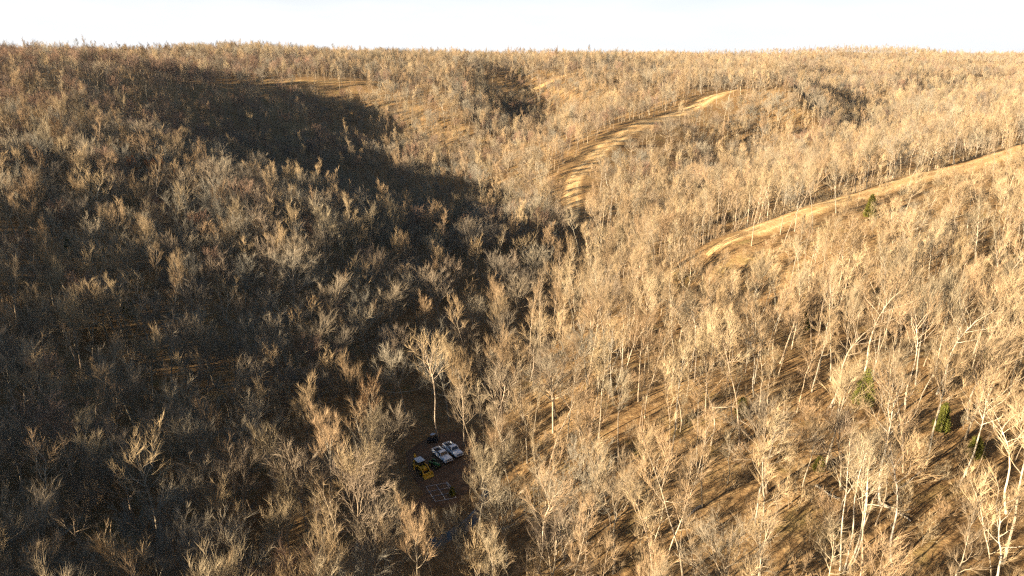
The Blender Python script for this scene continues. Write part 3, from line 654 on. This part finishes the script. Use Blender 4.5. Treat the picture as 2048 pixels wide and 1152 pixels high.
# ------------------------------------------------------------------ vehicles and things in the clearing
M_WHITE = mat("white_paint", None, .3, (.80, .80, .80), spec=.5)
M_YEL = mat("yellow_paint", lambda t, b: t.links.new(ramp(t, noise(t, 3, 5, .6, t.nodes.new("ShaderNodeTexCoord").outputs["Object"]), [(.3, (.42, .22, .01)), (.6, (.72, .40, .02))]), b.inputs["Base Color"]), .45, spec=.4)
M_GREEN = mat("green_paint", None, .4, (.03, .14, .04), spec=.4)
M_GLASS = mat("dark_glass", None, .08, (.012, .014, .018), spec=.8)
M_BLACK = mat("black_paint", None, .4, (.012, .012, .014), spec=.4)
M_TYRE = mat("tyre_rubber", None, .9, (.02, .02, .02), spec=.1)
M_GREYP = mat("grey_roof_paint", None, .35, (.42, .48, .55), spec=.5)
M_PIPE = mat("white_pipe", None, .4, (.5, .52, .55), spec=.4)
M_CHROME = mat("chrome", None, .2, (.6, .6, .6), metal=1)
M_LAMP = mat("lamp_lens", None, .1, (.75, .75, .70), spec=.7)
M_RED = mat("tail_lens", None, .2, (.35, .02, .02), spec=.6)
M_LITE = mat("yellow_rim", None, .5, (.55, .42, .03), spec=.4)
def station(name, u, v, head, sc=1.0, off=.11):
    p = hit(u, v); h = .8; n = unit(np.array([float(height(p[0] - h, p[1]) - height(p[0] + h, p[1])), float(height(p[0], p[1] - h) - height(p[0], p[1] + h)), 2 * h]))
    f = np.array([head[0], head[1], 0.]); f = unit(f - n * (f @ n)); l = np.cross(n, f)
    e = empty(name, (0, 0, 0)); M = Matrix(((f[0], l[0], n[0]), (f[1], l[1], n[1]), (f[2], l[2], n[2]))).to_4x4()
    e.matrix_world = Matrix.Translation(Vector(p) + Vector((0, 0, off))) @ M @ Matrix.Scale(sc, 4); return e
def wheel(root, x, y, rad, w, rim=M_CHROME):
    m = MB(); m.cyl((0, 0, 0), (0, 1, 0), rad, w * .72, 20); m.cyl((0, 0, 0), (0, 1, 0), rad * .93, w, 20); o = link("wheel", m.mesh("wheel", [M_TYRE]), root); o.location = (x, y, rad)
    m = MB(); m.cyl((0, 0, 0), (0, 1, 0), rad * .55, w * 1.06, 14); m.cyl((0, 0, 0), (0, 1, 0), rad * .2, w * 1.12, 10); link("rim", m.mesh("rim", [rim]), o)
def pickup(root, crew=True):
    b = MB(); z0 = .48
    b.box(-2.85, 2.8, -.96, .96, z0, .98, 0, .07)                                   # lower body
    b.box(1.15, 2.78, -.92, .92, .984, 1.16, 0, .07, .03, .05)                        # hood
    for y0, y1 in ((-.95, -.83), (.83, .95)): b.box(-2.83, -.72, y0, y1, .984, 1.36, 0, .03)  # bed sides
    b.box(-2.84, -2.74, -.82, .82, .984, 1.36, 0, .02); b.box(-.80, -.72, -.82, .82, .984, 1.36, 0, .02)
    b.box(-.70, 1.10, -.88, .88, .984, 1.20, 0, .03)                                  # door band
    link("body", b.mesh("pickup_body", [M_WHITE]), root)
    b = MB(); b.box(-2.73, -.81, -.82, .82, .99, 1.0); link("bed_floor", b.mesh("bed_floor", [M_BLACK]), root)
    b = MB(); b.box(-.66, 1.02, -.84, .84, 1.205, 1.72, 0, .02, .34, .12); link("windows", b.mesh("pickup_windows", [M_GLASS]), root)
    b = MB(); b.box(-.36, .64, -.74, .74, 1.722, 1.80, 0, .03, .02, .02)
    for y in (-1, 1):
        for xa, xb, za, zb in ((1.02, .66, 1.2, 1.74), (-.64, -.32, 1.2, 1.74), (.14, .14, 1.2, 1.74)): b.tube([(xa, y * .85, za), (xb, y * .74, zb)], [.05, .05], 6)
    link("roof", b.mesh("pickup_roof", [M_WHITE]), root)
    for y in (-1, 1):
        b = MB(); b.box(2.78, 2.84, y * .74 - .16, y * .74 + .16, .80, .98, 0, .02); link("headlight", b.mesh("headlight", [M_LAMP]), root)
        b = MB(); b.box(-2.89, -2.85, y * .88 - .07, y * .88 + .07, .80, 1.10); link("taillight", b.mesh("taillight", [M_RED]), root)
        b = MB(); b.box(.72, .86, y * 1.08 - .11, y * 1.08 + .11, 1.22, 1.42, 0, .03); link("mirror", b.mesh("mirror", [M_BLACK]), root)
        for x in (-1.75, 1.85): wheel(root, x, y * .84, .40, .27)
    b = MB(); b.box(2.803, 2.85, -.55, .55, .74, .96, 0, .01); link("grille", b.mesh("grille", [M_BLACK]), root)
    b = MB(); b.box(2.81, 2.95, -.93, .93, .50, .68, 0, .05); link("bumper", b.mesh("bumper", [M_CHROME]), root)
HEAD = (.57, -.82)
t = station("pickup_truck", 885, 918, HEAD); tag(t, "white pickup truck parked nearest the yellow loader in the dirt clearing", "pickup truck", "white pickups parked side by side"); pickup(t)
q = Vector(hit(885, 918)) + Vector((.82, .57, 0)) * 2.75 + Vector((.57, -.82, 0)) * -.25
uu, vv, _ = project((q.x, q.y, float(height(q.x, q.y))))
t = station("pickup_truck", uu, vv, HEAD); tag(t, "white pickup truck on the far side of the other white pickup, farther from the loader", "pickup truck", "white pickups parked side by side"); pickup(t)
# yellow loader: cab with pale roof, arms and bucket in front, digger arm folded behind
t = station("loader_tractor", 843, 944, HEAD, 1.0); tag(t, "yellow loader with grey cab roof standing in the shaded dirt clearing", "loader")
b = MB(); b.box(-1.3, 1.0, -.55, .55, .55, 1.05, 0, .06); b.box(.55, 2.05, -.45, .45, 1.054, 1.62, 0, .08, .03, .05)
for y in (-1, 1): b.box(-1.55, -.35, y * .92 - .24, y * .92 + .24, 1.30, 1.42, 0, .04); b.box(-1.5, -.4, y * .70 - .03, y * .70 + .03, .9, 1.3)
link("body", b.mesh("loader_body", [M_YEL]), t)
b = MB(); b.box(-1.15, .52, -.66, .66, 1.06, 2.45, 0, .04, .06, .05); link("cab", b.mesh("loader_cab", [M_GLASS]), t)
b = MB()
for x in (-1.16, .50):
    for y in (-.66, .66): b.tube([(x, y, 1.06), (x * .94, y * .94, 2.46)], [.06, .06], 6)
link("cab_frame", b.mesh("loader_cab_frame", [M_BLACK]), t)
b = MB(); b.box(-1.35, .72, -.78, .78, 2.47, 2.62, 0, .05); link("roof", b.mesh("loader_roof", [M_GREYP]), t)
for y in (-1, 1):
    b = MB(); b.tube([(-.1, y * .72, 1.55), (1.3, y * .74, 1.75), (2.2, y * .74, 1.15), (2.75, y * .74, .42)], [.13, .16, .15, .12], 6); link("lift_arm", b.mesh("lift_arm", [M_YEL]), t)
b = MB(); A = [(2.75, .25), (3.5, .05), (3.56, .12), (2.95, .42), (2.9, .9), (2.74, .95)]
V = [(x, y, z) for y in (-1.1, 1.1) for x, z in A]; b.add(V, [(5, 4, 3, 2, 1, 0), (6, 7, 8, 9, 10, 11)] + [(i, (i + 1) % 6, 6 + (i + 1) % 6, 6 + i) for i in range(6)])
for y in (-1.1, 1.04): b.add([(2.75, y, .26), (3.5, y, .1), (2.76, y, .93), (2.75, y + .06, .26), (3.5, y + .06, .1), (2.76, y + .06, .93)], [(0, 1, 2), (5, 4, 3), (0, 3, 4, 1), (1, 4, 5, 2), (2, 5, 3, 0)])
link("bucket", b.mesh("bucket", [M_YEL]), t)
b = MB(); b.tube([(-1.4, 0, 1.0), (-2.0, 0, 2.6), (-2.5, 0, 2.9)], [.17, .15, .13], 6); b.tube([(-2.5, 0, 2.9), (-2.75, 0, 1.2)], [.13, .10], 6); b.box(-3.1, -2.6, -.3, .3, .65, 1.2, 0, .06, .1, 0)
link("digger_arm", b.mesh("digger_arm", [M_YEL]), t)
for y in (-1, 1): wheel(t, -.95, y * .92, .66, .44, M_YEL); wheel(t, 1.45, y * .84, .46, .34, M_YEL)
# green tractor
t = station("farm_tractor", 869, 934, (.75, -.66), .8); tag(t, "small dark green tractor with yellow rims between the loader and the pickups", "tractor")
b = MB(); b.box(.1, 1.9, -.38, .38, .75, 1.35, 0, .08, .05, .05); b.box(-1.0, .1, -.3, .3, .6, 1.0, 0, .05)
for y in (-1, 1): b.box(-1.3, -.15, y * .68 - .2, y * .68 + .2, 1.38, 1.48, 0, .04)
link("body", b.mesh("tractor_body", [M_GREEN]), t)
b = MB(); b.box(-.95, -.4, -.26, .26, 1.004, 1.18, 0, .05); b.box(-1.02, -.9, -.26, .26, 1.1, 1.6, 0, .04); link("seat", b.mesh("tractor_seat", [M_BLACK]), t)
b = MB(); b.tube([(-1.15, -.5, 1.0), (-1.15, -.5, 2.3), (-1.15, .5, 2.3), (-1.15, .5, 1.0)], [.05] * 4, 6); b.tube([(.25, 0, 1.3), (-.15, 0, 1.6)], [.03, .03], 6); link("roll_bar", b.mesh("roll_bar", [M_BLACK]), t)
for y in (-1, 1): wheel(t, -.7, y * .68, .68, .38, M_LITE); wheel(t, 1.45, y * .60, .42, .26, M_LITE)
# dark buggy
t = station("utility_buggy", 867, 886, (-.9, .2), .95); tag(t, "small black buggy with pale roof parked at the back of the dirt clearing", "buggy")
b = MB(); b.box(-1.5, 1.45, -.72, .72, .40, .80, 0, .08); b.box(.55, 1.42, -.66, .66, .804, 1.02, 0, .06, .06, .05); b.box(-1.45, -.55, -.70, .70, .804, 1.05, 0, .04); link("body", b.mesh("buggy_body", [M_BLACK]), t)
b = MB()
for x0, x1 in ((.6, .25), (-.5, -.45)):
    for y in (-.62, .62): b.tube([(x0, y, .8), (x1, y * .95, 1.86)], [.045, .045], 6)
link("roll_cage", b.mesh("roll_cage", [M_BLACK]), t)
b = MB(); b.box(-.62, .42, -.70, .70, 1.87, 1.94, 0, .03); link("roof", b.mesh("buggy_roof", [M_GREYP]), t)
b = MB(); b.box(-.42, .1, -.55, .55, .804, 1.0, 0, .05); b.box(-.5, -.38, -.55, .55, 1.0, 1.45, 0, .04); link("seat", b.mesh("buggy_seat", [M_TYRE]), t)
for y in (-1, 1):
    for x in (-.98, .98): wheel(t, x, y * .70, .34, .27)
# white pipe frame lying on the dirt
t = station("pipe_frame", 882, 987, (.45, -.89), 1.0, .16); tag(t, "white pipe frame of square cells lying on the dirt clearing", "frame")
b = MB()
for y in (-2.1, 0, 2.1): b.tube([(-2.6, y, 0), (2.6, y, 0)], [.035, .035], 8)
for x in (-2.6, -.87, .87, 2.6): b.tube([(x, -2.1, .03), (x, 2.1, .03)], [.035, .035], 8)
link("pipes", b.mesh("pipe_lattice", [M_PIPE]), t)
a, c = hit(893, 967), hit(912, 987); b = MB(); b.tube([(0, 0, .18), tuple(c - a + np.array([0, 0, .18]))], [.05, .05], 8); o = link("loose_pipe", b.mesh("loose_pipe", [M_PIPE])); o.location = a; tag(o, "single white pipe lying on the dirt right of the pipe frame", "pipe")

# ------------------------------------------------------------------ one label for each tree
ORD = ["leftmost"] + [w + " from left" for w in "second third fourth fifth sixth seventh eighth ninth tenth eleventh twelfth thirteenth fourteenth fifteenth sixteenth seventeenth eighteenth nineteenth twentieth".split()]
def place_of(u, v, x, y):
    c = creek_side(x, y)
    band = "at bottom of" if v > 1000 else "low on" if v > 840 else "midway on" if v > 680 else "high on" if v > 520 else "near top of"
    if abs(c) < 9: return {"at bottom of": "by the creek, bottom edge", "low on": "beside the dirt clearing", "midway on": "on valley floor above clearing", "high on": "on dark middle valley floor", "near top of": "on far valley floor"}[band]
    return band + (" shaded left hillside" if c < 0 else " sunny right slope")
from collections import defaultdict
cells = defaultdict(list)
for i, e in zip(IND, IND_OBJ):
    x, y, z, key, sc = TREES[i][:5]; u, v, f, h = show(TREES[i]); cells[(("small " if sc < .86 else "large " if sc > 1.03 else "") + KINDS[key]["words"], place_of(u, v, x, y))].append((u, e))
for (w, pl), L in cells.items():
    L.sort(key=lambda q: q[0]); n = len(L)
    for k, (u, e) in enumerate(L):
        if n == 1: e["label"] = w + " " + pl
        else: e["label"] = w + " " + pl + ", " + ("rightmost" if k == n - 1 else ORD[k])

# ------------------------------------------------------------------ the air
hz = MB(); hz.box(-29500, 29500, -140, 12800, -125, 60)
M_AIR = bpy.data.materials.new("air"); M_AIR.use_nodes = True; t = M_AIR.node_tree; t.nodes.clear()
pv = t.nodes.new("ShaderNodeVolumePrincipled"); pv.inputs["Color"].default_value = (.86, .92, 1, 1); pv.inputs["Density"].default_value = .000016; pv.inputs["Anisotropy"].default_value = .3
ov = t.nodes.new("ShaderNodeOutputMaterial"); t.links.new(pv.outputs[0], ov.inputs["Volume"])
tag(link("haze", hz.mesh("haze", [M_AIR])), "faint pale haze over the hills", None, None, "stuff")
